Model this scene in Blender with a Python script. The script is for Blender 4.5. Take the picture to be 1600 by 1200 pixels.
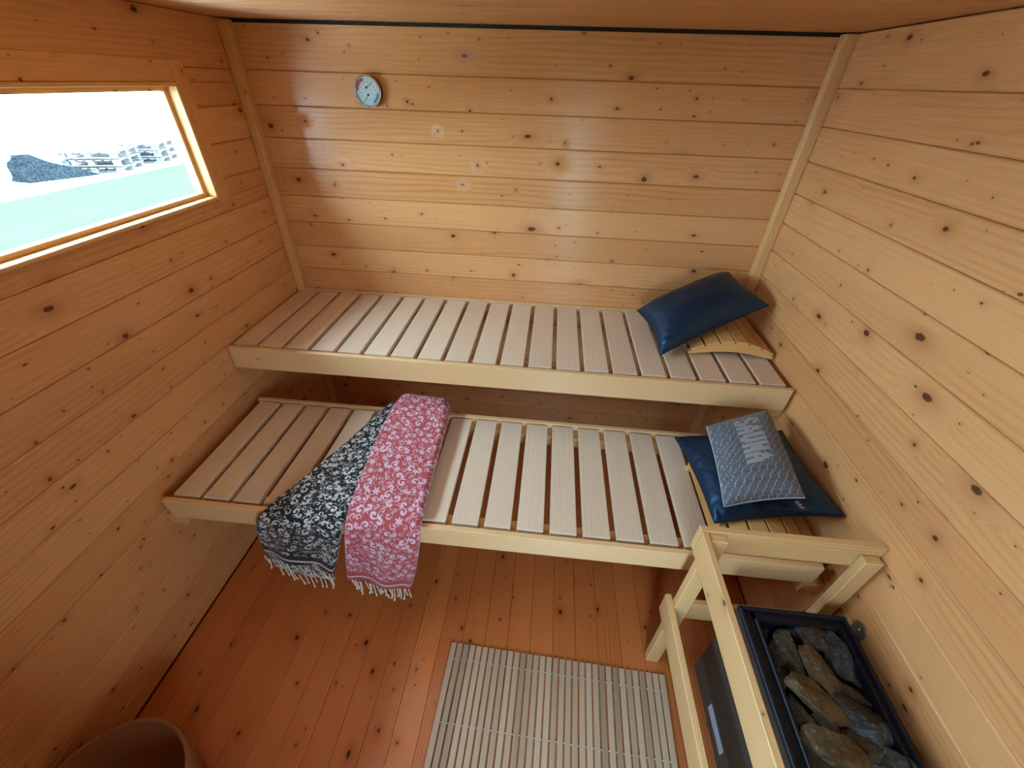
import bpy, bmesh, math, random
import numpy as np
from mathutils import Vector, Matrix, noise as mnoise
random.seed(7)
rng = np.random.default_rng(11)
SC = bpy.context.scene
COL = SC.collection
for o in list(bpy.data.objects): bpy.data.objects.remove(o)

# ------------------------------------------------------------------ camera
YAW, PIT, ROL, FPX = -0.07783691, 0.63833537, -0.03282487, 639.5389
CAM = Vector((1.30804721, -1.96361987, 1.82752892))
fw = Vector((math.sin(YAW)*math.cos(PIT), math.cos(YAW)*math.cos(PIT), -math.sin(PIT)))
rt = Vector((math.cos(YAW), -math.sin(YAW), 0))
dn = fw.cross(rt)
r2 = math.cos(ROL)*rt + math.sin(ROL)*dn
d2 = -math.sin(ROL)*rt + math.cos(ROL)*dn
cam = bpy.data.objects.new('camera', bpy.data.cameras.new('camera'))
COL.objects.link(cam)
M = Matrix((r2, -d2, -fw)).transposed().to_4x4(); M.translation = CAM
cam.matrix_world = M
cam.data.sensor_fit = 'HORIZONTAL'; cam.data.sensor_width = 36
cam.data.lens = 36*FPX/1600
cam.data.clip_start = .02; cam.data.clip_end = 200
SC.camera = cam

# ------------------------------------------------------------------ world and light
world = bpy.data.worlds.new('sky'); SC.world = world; world.use_nodes = True
bg = world.node_tree.nodes['Background']
bg.inputs[0].default_value = (.56, .80, 1.0, 1); bg.inputs[1].default_value = 24.0
def portal(name, loc, direction, sx, sy):
    l = bpy.data.lights.new(name, 'AREA'); l.shape = 'RECTANGLE'; l.size = sx; l.size_y = sy
    l.cycles.is_portal = True
    o = bpy.data.objects.new(name, l); COL.objects.link(o); o.location = loc
    o.rotation_euler = Vector(direction).to_track_quat('-Z', 'Y').to_euler()
WY0, WY1, WZ0, WZ1 = -1.86, -.356, 1.421, 1.793        # window opening in the left wall
DX0, DX1, DZ0, DZ1 = 1.32, 1.66, .55, 1.70                          # opening of the added half-glazed door, sized and placed for its light
portal('window_portal', (-.07, (WY0+WY1)/2, (WZ0+WZ1)/2), (1, 0, 0), WY1-WY0, WZ1-WZ0)
portal('door_portal', ((DX0+DX1)/2, -2.58, (DZ0+DZ1)/2), (0, 1, 0), DX1-DX0, DZ1-DZ0)
SC.view_settings.view_transform = 'Standard'; SC.view_settings.look = 'None'
SC.view_settings.exposure = 0.42; SC.view_settings.gamma = 1; SC.view_settings.use_curve_mapping = False

# ------------------------------------------------------------------ node helper
class V:
    def __init__(s, g, k): s.g, s.k = g, k
    def _m(s, op, *a): return s.g.math(op, s, *a)
    def __add__(s, b): return s._m('ADD', b)
    __radd__ = __add__
    def __sub__(s, b): return s._m('SUBTRACT', b)
    def __rsub__(s, b): return s.g.math('SUBTRACT', b, s)
    def __mul__(s, b): return s._m('MULTIPLY', b)
    __rmul__ = __mul__
    def __truediv__(s, b): return s._m('DIVIDE', b)
    def __pow__(s, b): return s._m('POWER', b)
class G:
    def __init__(s, name):
        s.m = bpy.data.materials.new(name); s.m.use_nodes = True
        s.t = s.m.node_tree; s.n = s.t.nodes; s.b = s.n['Principled BSDF']; s.out = s.n['Material Output']
    def put(s, sock, v):
        if isinstance(v, V): s.t.links.new(v.k, sock)
        else: sock.default_value = v
    def math(s, op, *a):
        n = s.n.new('ShaderNodeMath'); n.operation = op
        for i, x in enumerate(a): s.put(n.inputs[i], x)
        return V(s, n.outputs[0])
    def clamp(s, x): 
        n = s.n.new('ShaderNodeClamp'); s.put(n.inputs[0], x); return V(s, n.outputs[0])
    def step(s, x, a, b):
        n = s.n.new('ShaderNodeMapRange'); n.interpolation_type = 'SMOOTHSTEP'
        s.put(n.inputs['Value'], x); s.put(n.inputs['From Min'], a); s.put(n.inputs['From Max'], b)
        return V(s, n.outputs[0])
    def vec(s, x, y, z=0.):
        n = s.n.new('ShaderNodeCombineXYZ')
        for i, q in enumerate((x, y, z)): s.put(n.inputs[i], q)
        return V(s, n.outputs[0])
    def sep(s, v):
        n = s.n.new('ShaderNodeSeparateXYZ'); s.put(n.inputs[0], v); return [V(s, o) for o in n.outputs]
    def uv(s, name):
        n = s.n.new('ShaderNodeUVMap'); n.uv_map = name; return V(s, n.outputs[0])
    def obj(s):
        n = s.n.new('ShaderNodeTexCoord'); return V(s, n.outputs['Object'])
    def noise(s, v, scale=1., detail=2., rough=.5, dim='3D'):
        n = s.n.new('ShaderNodeTexNoise'); n.noise_dimensions = dim
        s.put(n.inputs['Vector'], v); n.inputs['Scale'].default_value = scale
        n.inputs['Detail'].default_value = detail; n.inputs['Roughness'].default_value = rough
        return V(s, n.outputs[0])
    def voro(s, v):
        n = s.n.new('ShaderNodeTexVoronoi'); n.voronoi_dimensions = '2D'; n.inputs['Scale'].default_value = 1
        s.put(n.inputs['Vector'], v); return V(s, n.outputs['Distance']), V(s, n.outputs['Color']), V(s, n.outputs['Position'])
    def mix(s, f, a, b, mode='MIX'):
        n = s.n.new('ShaderNodeMix'); n.data_type = 'RGBA'; n.blend_type = mode
        s.put(n.inputs[0], f)
        for i, x in ((6, a), (7, b)):
            s.put(n.inputs[i], x if isinstance(x, V) else (*x, 1))
        return V(s, n.outputs[2])
    def bump(s, h, strength=.2, dist=.001):
        n = s.n.new('ShaderNodeBump'); n.inputs['Strength'].default_value = strength; n.inputs['Distance'].default_value = dist
        s.put(n.inputs['Height'], h); s.t.links.new(n.outputs[0], s.b.inputs['Normal'])
    def attr(s, name):
        n = s.n.new('ShaderNodeAttribute'); n.attribute_name = name; return V(s, n.outputs['Color'])
    def set(s, **k):
        for a, v in k.items():
            a = {'color': 'Base Color', 'rough': 'Roughness', 'metal': 'Metallic', 'spec': 'Specular IOR Level', 'sheen': 'Sheen Weight', 'sheenr': 'Sheen Roughness', 'coat': 'Coat Weight', 'coatr': 'Coat Roughness'}[a]
            if isinstance(v, tuple) and len(v) == 3: v = (*v, 1)
            s.put(s.b.inputs[a], v)
        return s.m

def knots(g, U, Vv, su, sv, prob, r0, r1, seed):
    """scattered knots: returns (core mask, halo mask, distance in metres, radius)"""
    vec = g.vec(U*su + seed, Vv*sv + seed*1.7)
    d, c, p = g.voro(vec)
    px, py, _ = g.sep(p); cr, cg, cb = g.sep(c)
    du = (px - (U*su + seed)) / su; dv = (py - (Vv*sv + seed*1.7)) / sv
    el = cb*.5 + .45
    r = g.math('SQRT', du*du*el*el + dv*dv)
    r = r * (g.noise(g.vec(U, Vv), 120., 1.)*.5 + .75)
    R = (cr*cr)*(r1-r0) + r0
    ex = g.math('LESS_THAN', cg, prob)
    core = (1. - g.step(r, R*.75, R*1.1)) * ex
    w = g.math('EXPONENT', (r*r)/(R*R*7.)*-1.) * ex
    return core, w, r, R

def wood(name, light, dark, knot=.5, pin=.25, rough=.42, ring=.35, ringf=85., tonevar=.14, streak=.25, knotcol=(.06, .018, .006), bump=.25, ku=3.4, kv=7.5, kr=.0095, hue=None, aniso=.85):
    g = G(name)
    U, Vv, _ = g.sep(g.uv('grain')); T, T2, _ = g.sep(g.uv('tone'))
    nlow = g.noise(g.vec(U*.9, Vv*5.), 1., 2.)
    F = Vv + (nlow - .5)*.09
    core = 0.; halo = 0.
    if knot > 0:
        c1, w1, r1_, R1 = knots(g, U, Vv, ku, kv, knot, .003, kr, 3.1)
        F = F*(1. - w1) + (r1_*1.3)*w1
        core, halo = c1, w1
    if pin > 0:
        c2, w2, _, _ = knots(g, U, Vv, 9., 15., pin, .0014, .0042, 9.7)
        F = F + w2*.006
        core = g.math('MAXIMUM', core, c2); halo = g.math('MAXIMUM', halo, w2*.5)
    s = g.math('SINE', F*(ringf*6.283) + g.noise(g.vec(U*3., Vv*30.), 1., 2.)*3.)
    rr = (s*.5 + .5)**2.2
    rr = rr * g.step(g.noise(g.vec(U*.7, Vv*9., 4.), 1., 1.), .3, .65)
    st = g.noise(g.vec(U*5., Vv*330.), 1., 3.)
    br = g.noise(g.vec(U*1.3, Vv*6., 2.), 1., 3.)
    f = g.clamp(rr*ring + (st - .5)*streak + (br - .5)*.5 + (T - .5)*tonevar*2. + .22)
    c = g.mix(f, light, dark)
    if hue: c = g.mix(T2*.5, c, hue, 'MULTIPLY')
    if knot > 0 or pin > 0:
        c = g.mix(g.clamp(halo*.55), c, tuple(x*y for x, y in zip(dark, (.72, .5, .38))))
        c = g.mix(g.clamp(core*.9), c, knotcol)
    g.bump(rr*.6 + st*.5, bump, .0012)
    if aniso:
        tn = g.n.new('ShaderNodeTangent'); tn.direction_type = 'UV_MAP'; tn.uv_map = 'grain'
        g.t.links.new(tn.outputs[0], g.b.inputs['Tangent']); g.b.inputs['Anisotropic'].default_value = aniso; g.b.inputs['Anisotropic Rotation'].default_value = .25
    return g.set(color=c, rough=rough + (st - .5)*.12)

WALL_L, WALL_D = (.71, .345, .135), (.54, .215, .070)
M_WALL = wood('spruce_wall', WALL_L, WALL_D, knot=.85, pin=.42, rough=.27, ring=.52, ringf=52., tonevar=.30, kr=.0105)
M_CEIL = wood('spruce_ceiling', WALL_L, WALL_D, knot=.25, pin=.15, rough=.45, ring=.35)
M_FLOOR = wood('pine_floor', (.62, .180, .048), (.42, .100, .020), knot=.6, pin=.3, rough=.34, ring=.45, tonevar=.2, knotcol=(.035, .010, .004), kr=.008, kv=9., ku=4.)
M_TRIM = wood('spruce_trim', (.76, .43, .17), (.60, .29, .09), knot=.3, pin=.1, ring=.3)
M_SLAT = wood('aspen_slat', (.74, .57, .42), (.60, .43, .30), knot=0, pin=.012, rough=.38, ring=.28, ringf=60, tonevar=.26, streak=.35, bump=.15)
M_BOARD = wood('aspen_board', (.80, .51, .26), (.64, .36, .15), knot=.05, pin=.05, rough=.42, ring=.25, tonevar=.15)
M_GUARD = wood('planed_pine', (.76, .48, .22), (.58, .29, .10), knot=.35, pin=.05, rough=.45, ring=.6, kr=.008)
M_REST = wood('alder_headrest', (.72, .39, .14), (.56, .26, .075), knot=0, pin=.02, rough=.42, ring=.3)
M_BAMB = wood('bamboo_slat', (.54, .375, .25), (.27, .16, .09), knot=0, pin=0, rough=.45, ring=.2, tonevar=.45, streak=.35)
M_TUB = wood('dark_tub_wood', (.34, .14, .06), (.20, .075, .03), knot=0, pin=0, rough=.5, ring=.2)
def flat(name, c, rough=.5, metal=0., nscale=0, namt=.1, **k):
    g = G(name)
    if nscale:
        n = g.noise(g.obj(), nscale, 4.)
        c = g.mix(n, tuple(x*(1-namt) for x in c), tuple(min(1, x*(1+namt)) for x in c)); g.bump(n, .1, .001)
    return g.set(color=c, rough=rough, metal=metal, **k)
M_DARK = flat('gap_shade_and_handle', (.012, .009, .007), .9)  # painted shade of the wall-top gap; also the ladle's own dark handle
M_CHROME = flat('chrome', (.75, .76, .78), .15, 1., 40, .05)
M_STEEL = flat('grey_painted_steel', (.055, .044, .037), .5, .2, 14, .12)
M_GALV = flat('galvanised_bracket', (.30, .27, .24), .4, .8, 60, .15)
M_FACE = flat('dial_white', (.72, .76, .78), .3, 0, 300, .03)
M_RED = flat('dial_red', (.45, .05, .05), .4, 0, 300, .05)
M_BLUE = flat('dial_blue', (.03, .25, .42), .4, 0, 300, .05)
M_INK = flat('dial_black', (.01, .012, .015), .4, 0, 300, .05)
M_TICK = flat('dial_grey', (.22, .25, .28), .5, 0, 300, .05)
M_STICK = flat('sticker_paper', (.42, .44, .52), .4, 0, 200, .05)
M_STICKTXT = flat('sticker_print', (.16, .17, .22), .5, 0, 200, .05)
M_STRING = flat('cord_white', (.62, .55, .46), .8, 0, 200, .1)
M_TASSEL = flat('cotton_cream', (.74, .64, .52), .9, 0, 150, .15, sheen=.3)
M_TAG = flat('black_tag', (.012, .013, .018), .45, 0, 200, .1)
M_TAGTXT = flat('tag_print', (.5, .55, .62), .5, 0, 200, .05)
def black_enamel():
    g = G('black_enamel'); o = g.obj()
    n = g.noise(o, 60., 4.); sp = g.step(g.noise(o, 190., 2.), .70, .76)
    c = g.mix(sp*.6, g.mix(n, (.004, .005, .008), (.014, .016, .026)), (.22, .25, .30))
    g.bump(n, .25, .001)
    return g.set(color=c, rough=.42, spec=.25)
M_ENAM = black_enamel()
def glass():
    g = G('window_glass'); t = g.t; g.n.remove(g.b)
    tr = g.n.new('ShaderNodeBsdfTransparent'); tr.inputs[0].default_value = (.93, .97, .97, 1)
    gl = g.n.new('ShaderNodeBsdfGlossy'); gl.inputs['Roughness'].default_value = .01
    fr = g.n.new('ShaderNodeLayerWeight'); fr.inputs[0].default_value = .12
    mx = g.n.new('ShaderNodeMixShader')
    t.links.new(fr.outputs[0], mx.inputs[0]); t.links.new(tr.outputs[0], mx.inputs[1]); t.links.new(gl.outputs[0], mx.inputs[2])
    t.links.new(mx.outputs[0], g.out.inputs[0]); return g.m
M_GLASS = glass()
def navy():
    g = G('navy_satin'); n = g.noise(g.obj(), 900., 2.)
    g.bump(n, .15, .0006); g.b.inputs['Specular Tint'].default_value = (.28, .58, 1.0, 1)
    return g.set(color=g.mix(n, (.003, .009, .024), (.006, .015, .038)), rough=.44, spec=1.0)
M_NAVY = navy()
M_PIPE = flat('navy_piping', (.010, .013, .026), .5, 0, 300, .1)
def cloth(name):
    g = G(name); c = g.attr('cloth'); n = g.noise(g.obj(), 700., 2.); g.bump(n, .25, .0008)
    return g.set(color=g.mix(.12, c, g.mix(n, (.5, .5, .5), (1, 1, 1)), 'MULTIPLY'), rough=.85, sheen=.15)
M_CLOTH = cloth('printed_cotton')
def rockmat(name, a, b, vein=(.4, .38, .32), rough=.6, spec=.35):
    g = G(name); o = g.obj()
    n = g.noise(o, 28., 6., .65); n2 = g.noise(o, 120., 4.)
    c = g.mix(g.clamp((n - .35)*2.8), a, b); c = g.mix(g.step(n2, .60, .72)*.35, c, vein)
    g.bump(n + n2*.6, .8, .004)
    return g.set(color=c, rough=rough, spec=spec)

# ------------------------------------------------------------------ mesh helpers
def finish(bm, name, mat, parent=None, smooth=False, origin=None):
    me = bpy.data.meshes.new(name)
    org = Vector(origin) if origin is not None else (Vector(parent['_o']) if parent is not None else Vector((0, 0, 0)))
    if parent is not None: org = Vector(parent['_o'])
    bmesh.ops.translate(bm, verts=bm.verts, vec=-org)
    bm.to_mesh(me); bm.free()
    for m in (mat if isinstance(mat, (list, tuple)) else [mat]): me.materials.append(m)
    if smooth: me.polygons.foreach_set('use_smooth', [True]*len(me.polygons))
    o = bpy.data.objects.new(name, me); COL.objects.link(o)
    o['_o'] = list(org)
    if parent is not None: o.parent = parent
    else: o.location = org
    return o
def tag(o, label, cat, group=None):
    o['label'] = label; o['category'] = cat
    if group: o['group'] = group
    return o
def struct(o): o['kind'] = 'structure'; return o
def thing(name, loc, label=None, cat=None, group=None):
    o = bpy.data.objects.new(name, None); COL.objects.link(o); o.location = loc; o['_o'] = list(loc)
    o.empty_display_size = .05
    if label: tag(o, label, cat, group)
    return o
AX = {'x': 0, 'y': 1, 'z': 2}
def uvwood(bm, faces, grain, tone=None, off=None, frame=None):
    """grain uv in metres; tone uv one random value per board"""
    lg = bm.loops.layers.uv.get('grain') or bm.loops.layers.uv.new('grain')
    lt = bm.loops.layers.uv.get('tone') or bm.loops.layers.uv.new('tone')
    t = tone or (random.random(), random.random()); off = off or (random.uniform(0, 40), random.uniform(0, 40))
    gi = AX[grain]
    for f in faces:
        n = [abs(x) for x in f.normal]; ni = n.index(max(n))
        if ni == gi: a, b = [i for i in range(3) if i != gi]; k = .35
        else: a = gi; b = [i for i in range(3) if i not in (gi, ni)][0]; k = 1
        for l in f.loops:
            c = l.vert.co
            l[lg].uv = (c[a]*k + off[0], c[b] + off[1] + ni*.37); l[lt].uv = t
def addbox(bm, p0, p1, grain='x', bevel=.0015, tone=None, rot=None, piv=None, seg=1, off=None, skip=None):
    tmp = bmesh.new()
    bmesh.ops.create_cube(tmp, size=1)
    p0, p1 = Vector(p0), Vector(p1)
    for v in tmp.verts:
        v.co = Vector([(p0[i]+p1[i])/2 + v.co[i]*(p1[i]-p0[i]) for i in range(3)])
    if bevel: bmesh.ops.bevel(tmp, geom=list(tmp.edges), offset=bevel, segments=seg, affect='EDGES', profile=.6)
    tmp.normal_update()
    uvwood(tmp, tmp.faces, grain, tone, off)
    if rot is not None:
        piv = Vector(piv) if piv is not None else (p0+p1)/2
        bmesh.ops.rotate(tmp, verts=tmp.verts, cent=piv, matrix=rot)
    me = bpy.data.meshes.new('t'); tmp.to_mesh(me); tmp.free(); bm.from_mesh(me); bpy.data.meshes.remove(me)
def box(name, p0, p1, mat, parent=None, **k):
    bm = bmesh.new(); addbox(bm, p0, p1, **k)
    return finish(bm, name, mat, parent, origin=((p0[0]+p1[0])/2, (p0[1]+p1[1])/2, min(p0[2], p1[2])))
def tube(bm, pts, r, n=8, cap=True):
    pts = [Vector(p) for p in pts]; rs = r if isinstance(r, (list, tuple)) else [r]*len(pts)
    rings = []; up = None
    for i, p in enumerate(pts):
        t = (pts[min(i+1, len(pts)-1)] - pts[max(i-1, 0)]).normalized()
        if up is None: up = t.orthogonal().normalized()
        up = (up - t*up.dot(t)).normalized(); s = t.cross(up)
        rings.append([bm.verts.new(p + rs[i]*(math.cos(2*math.pi*j/n)*up + math.sin(2*math.pi*j/n)*s)) for j in range(n)])
    for a, b in zip(rings, rings[1:]):
        for j in range(n): bm.faces.new((a[j], a[(j+1) % n], b[(j+1) % n], b[j]))
    if cap: bm.faces.new(rings[0][::-1]); bm.faces.new(rings[-1])
def disc(bm, c, r0, r1, y0, y1, n=48, a0=0, a1=2*math.pi):
    """ring or disc sector facing -Y between depths y0 (front) and y1 (back)"""
    full = abs(a1-a0) > 6.28; k = n if full else n+1
    A = [a0 + (a1-a0)*i/n for i in range(k)]
    def ring(r, y): return [bm.verts.new((c[0]+r*math.cos(a), y, c[2]+r*math.sin(a))) for a in A]
    o0, o1 = ring(r1, y0), ring(r1, y1)
    m = k if full else k-1
    if r0 > 0:
        i0, i1 = ring(r0, y0), ring(r0, y1)
        for j in range(m):
            q = (j+1) % k
            bm.faces.new((o0[j], o0[q], i0[q], i0[j])); bm.faces.new((o1[j], i1[j], i1[q], o1[q]))
            bm.faces.new((o0[j], o1[j], o1[q], o0[q])); bm.faces.new((i0[j], i0[q], i1[q], i1[j]))
    else:
        for j in range(m): q = (j+1) % k; bm.faces.new((o0[j], o1[j], o1[q], o0[q]))
        bm.faces.new(o0); bm.faces.new(o1[::-1])
    bmesh.ops.recalc_face_normals(bm, faces=bm.faces)

# ------------------------------------------------------------------ room shell
W, H, YF = 2.3, 1.989, -2.5
PITCH, SEAM = .11705, 1.8345
def bands(z0, z1):
    s = [SEAM - PITCH*k for k in range(30) if z0 < SEAM - PITCH*k < z1]
    return [z0] + sorted(s) + [z1]
def wallboards(bm, axis, u0, u1, plane, out, z0, z1, hole=None, th=.045):
    """planks along `axis`; plane = room face, out = +1/-1 direction away from the room"""
    zs = bands(z0, z1)
    def put(a, b, c, d, tone, off):
        if b - a < .002 or d - c < .002: return
        e0, e1 = sorted((plane, plane + out*th))
        p0, p1 = ((e0, a, c), (e1, b, d)) if axis == 'y' else ((a, e0, c), (b, e1, d))
        addbox(bm, p0, p1, axis, .0030, tone, off=off)
    for a, b in zip(zs, zs[1:]):
        tone = (random.random(), random.random()); off = (random.uniform(0, 40), random.uniform(0, 1))
        a2, b2 = a + .0006, b - .0006
        if hole and hole[2] < b2 and hole[3] > a2:
            h0, h1, g0, g1 = hole
            put(u0, u1, a2, min(b2, g0), tone, off) if g0 > a2 else None
            put(u0, u1, max(a2, g1), b2, tone, off) if g1 < b2 else None
            m0, m1 = max(a2, g0), min(b2, g1)
            put(u0, h0, m0, m1, tone, off); put(h1, u1, m0, m1, tone, off)
        else: put(u0, u1, a2, b2, tone, off)
def backing(bm, axis, u0, u1, plane, out, z0, z1, hole=None, th=.03, gap=.045):
    e0, e1 = sorted((plane + out*gap, plane + out*(gap+th)))
    def put(a, b, c, d):
        p0, p1 = ((e0, a, c), (e1, b, d)) if axis == 'y' else ((a, e0, c), (b, e1, d))
        addbox(bm, p0, p1, axis, 0)
    if not hole: put(u0, u1, z0, z1)
    else:
        h0, h1, g0, g1 = hole
        put(u0, u1, z0, g0); put(u0, u1, g1, z1); put(u0, h0, g0, g1); put(h1, u1, g0, g1)
win = (WY0, WY1, WZ0, WZ1)
bm = bmesh.new(); wallboards(bm, 'y', YF, .0, 0, -1, 0, H, win); backing(bm, 'y', YF-.08, .08, 0, -1, -.1, H+.1, win)
struct(finish(bm, 'wall_left', M_WALL))
bm = bmesh.new(); wallboards(bm, 'y', YF, .0, W, 1, 0, H-.003); backing(bm, 'y', YF-.08, .08, W, 1, -.1, H+.1)
struct(finish(bm, 'wall_right', M_WALL))
bm = bmesh.new(); wallboards(bm, 'x', .0, W, 0, 1, 0, H-.008); backing(bm, 'x', -.08, W+.08, 0, 1, -.1, H+.1)
struct(finish(bm, 'wall_back', M_WALL))
dh = (DX0, DX1, .02, DZ1)
bm = bmesh.new(); wallboards(bm, 'x', .0, W, YF, -1, 0, H, dh); backing(bm, 'x', -.08, W+.08, YF, -1, -.1, H+.1, dh)
struct(finish(bm, 'wall_front', M_WALL))
bm = bmesh.new(); x = -.03; 
y = .05
while y > YF-.05:
    addbox(bm, (-.075, y-.1172, H), (W+.075, y-.0006, H+.02), 'x', .0022); y -= .1178
addbox(bm, (-.08, YF-.08, H+.02), (W+.08, .08, H+.05), 'x', 0)
struct(finish(bm, 'ceiling', M_CEIL))
bm = bmesh.new(); x = -.0105
while x < W:
    addbox(bm, (max(x+.0005, .006), YF-.05, -.022), (min(x+.0909, W-.004), -.004, 0), 'y', .0012); x += .0914
addbox(bm, (-.08, YF-.08, -.06), (W+.08, .08, -.023), 'y', 0)
struct(finish(bm, 'floor', M_FLOOR))
# corner battens (two mitred faces)
def corner(name, x0, x1, lip):
    bm = bmesh.new()
    addbox(bm, (x0, -.040, 0), (x1, .0, H-.004), 'z', .006, seg=2)
    struct(finish(bm, name, M_TRIM))
corner('trim_1', 0, .040, 1); corner('trim_2', W-.044, W, -1)
bm = bmesh.new(); addbox(bm, (.0, -.003, H-.012), (W, .05, H-.0), 'x', 0)
o = finish(bm, 'gap_shade_strip', M_DARK); struct(o)  # dark strip painting the shade in the gap between back wall and ceiling

# window
wn = thing('window_1', (0, (WY0+WY1)/2, WZ0)); struct(wn)
bm = bmesh.new(); t = .012
for p0, p1, gr in [((-.075, WY0, WZ0), (.010, WY1, WZ0+t), 'y'), ((-.075, WY0, WZ1-t), (.010, WY1, WZ1), 'y'),
                   ((-.075, WY0, WZ0+t), (.010, WY0+t, WZ1-t), 'z'), ((-.075, WY1-t, WZ0+t), (.010, WY1, WZ1-t), 'z')]:
    addbox(bm, p0, p1, gr, .002)
finish(bm, 'window_frame', M_TRIM, wn)
bm = bmesh.new(); a, b = t, t+.014
for p0, p1, gr in [((-.062, WY0+a, WZ0+a), (-.030, WY1-a, WZ0+b), 'y'), ((-.062, WY0+a, WZ1-b), (-.030, WY1-a, WZ1-a), 'y'),
                   ((-.062, WY0+a, WZ0+b), (-.030, WY0+b, WZ1-b), 'z'), ((-.062, WY1-b, WZ0+b), (-.030, WY1-a, WZ1-b), 'z')]:
    addbox(bm, p0, p1, gr, .0015)
finish(bm, 'sash', M_TRIM, wn)
bm = bmesh.new(); addbox(bm, (-.048, WY0+.02, WZ0+.02), (-.044, WY1-.02, WZ1-.02), 'y', 0)
finish(bm, 'pane', M_GLASS, wn)
bm = bmesh.new()
addbox(bm, (.0005, WY1+.0005, WZ0-.01), (.004, WY1+.062, WZ1+.062), 'z', .001)
addbox(bm, (.0005, WY0, WZ1+.0005), (.004, WY1, WZ1+.062), 'y', .001)
finish(bm, 'casing', M_WALL, wn)
# unseen half-glazed door behind the camera, added to light the room
dr = thing('added_door', ((DX0+DX1)/2, YF, .02)); struct(dr)
bm = bmesh.new()
for p0, p1, gr in [((DX0, YF-.07, .02), (DX0+.04, YF, DZ1), 'z'), ((DX1-.04, YF-.07, .02), (DX1, YF, DZ1), 'z'),
                   ((DX0+.04, YF-.07, .02), (DX1-.04, YF, .10), 'x'), ((DX0+.04, YF-.07, DZ0-.04), (DX1-.04, YF, DZ0), 'x'), ((DX0+.04, YF-.07, DZ1-.04), (DX1-.04, YF, DZ1), 'x')]:
    addbox(bm, p0, p1, gr, .002)
finish(bm, 'door_frame', M_TRIM, dr)
bm = bmesh.new(); addbox(bm, (DX0+.035, YF-.055, .09), (DX1-.035, YF-.035, DZ0-.035), 'x', 0)
finish(bm, 'door_panel', M_WALL, dr)
bm = bmesh.new(); addbox(bm, (DX0+.035, YF-.04, DZ0-.005), (DX1-.035, YF-.034, DZ1-.035), 'x', 0)
finish(bm, 'pane', M_GLASS, dr)

# ------------------------------------------------------------------ outside: view through the window, plus unseen bounce ground
def ground(name, p0, p1, mat):
    bm = bmesh.new(); bmesh.ops.create_grid(bm, x_segments=2, y_segments=2, size=.5)
    for v in bm.verts: v.co = (p0[0]+(v.co.x+.5)*(p1[0]-p0[0]), p0[1]+(v.co.y+.5)*(p1[1]-p0[1]), p0[2])
    return struct(finish(bm, name, mat))
g = G('lawn'); n = g.noise(g.obj(), 1.2, 5.); n2 = g.noise(g.obj(), 30., 3.)
M_LAWN = g.set(color=g.mix(n, (.040, .070, .028), g.mix(n2, (.044, .074, .032), (.054, .080, .038))), rough=.9, spec=0.)
g = G('gravel'); n = g.noise(g.obj(), 3., 6.); M_GRAV = g.set(color=g.mix(n, (.40, .39, .37), (.55, .54, .52)), rough=.95, spec=0.)
ground('ground_lawn', (-9.1, -25, -.30), (12, 30, -.30), M_LAWN)
M_BOUNCE = flat('pale_bounce_ground', (.78, .77, .74), .9, 0, 3, .06, spec=0.)
ground('ground_bounce', (-5.0, -12, -.29), (-.2, 9, -.29), M_BOUNCE)  # unseen pale ground, added to bounce daylight up through the window
ground('ground_gravel', (-70, -60, -.31), (60, 70, -.31), M_GRAV)
M_PAL = flat('weathered_pallet', (.12, .11, .105), .9, 0, 20, .2, spec=0.)
def pallet(cx, cy, z, a):
    o = thing('wooden_pallet', (cx, cy, z))
    rot = Matrix.Rotation(a, 3, 'Z')
    def part(nm, p0, p1):
        bm = bmesh.new(); addbox(bm, (cx+p0[0], cy+p0[1], z+p0[2]), (cx+p1[0], cy+p1[1], z+p1[2]), 'x', 0, rot=rot, piv=(cx, cy, z))
        finish(bm, nm, M_PAL, o)
    for y in (-.5, 0, .5): part('runner', (-.55, y-.05, 0), (.55, y+.05, .11)) if False else None
    for y in (-.52, 0, .52):
        for x in (-.52, 0, .52): part('block', (x-.07, y-.05, .022), (x+.07, y+.05, .115))
        part('bottom_board', (-.6, y-.05, 0), (.6, y+.05, .022))
    for x in np.linspace(-.54, .54, 7): part('deck_board', (x-.055, -.6, .115), (x+.055, .6, .14))
    return o
k = 0
lev = ['lowest', 'middle', 'top']
for (cx, cy, nm) in ((-10.15, 8.75, 'left'), (-10.35, 10.25, 'right')):
    for i in range(3):
        p = pallet(cx, cy, -.31+i*.17, .35)
        tag(p, f'bleached wooden pallet outside the window, {lev[i]} of the {nm} stack', 'pallet', 'pallets stacked outside')
bm = bmesh.new()
for i in range(3):
    pass
me_pts = [(-10.3, 6.95, -.33), (-10.2, 7.5, -.33), (-9.8, 8.2, -.33), (-10.9, 7.0, -.33), (-11.2, 7.6, -.33), (-10.5, 6.9, .15), (-10.45, 7.0, .30), (-10.5, 7.4, .02), (-10.3, 7.9, -.12), (-10.8, 7.2, .1)]
for p in me_pts: bm.verts.new(p)
bmesh.ops.convex_hull(bm, input=bm.verts)
bmesh.ops.subdivide_edges(bm, edges=bm.edges, cuts=4, use_grid_fill=True)
for v in bm.verts: v.co += Vector((mnoise.noise(v.co*3.1), mnoise.noise(v.co*3.1+Vector((5, 5, 5))), mnoise.noise(v.co*3.1+Vector((9, 1, 4)))))*.12
tag(finish(bm, 'boulder', rockmat('grey_boulder', (.005, .007, .009), (.03, .035, .04), vein=(.05, .05, .05), spec=0.)), 'jagged dark grey boulder on the pale gravel outside the window', 'rock')

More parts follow.
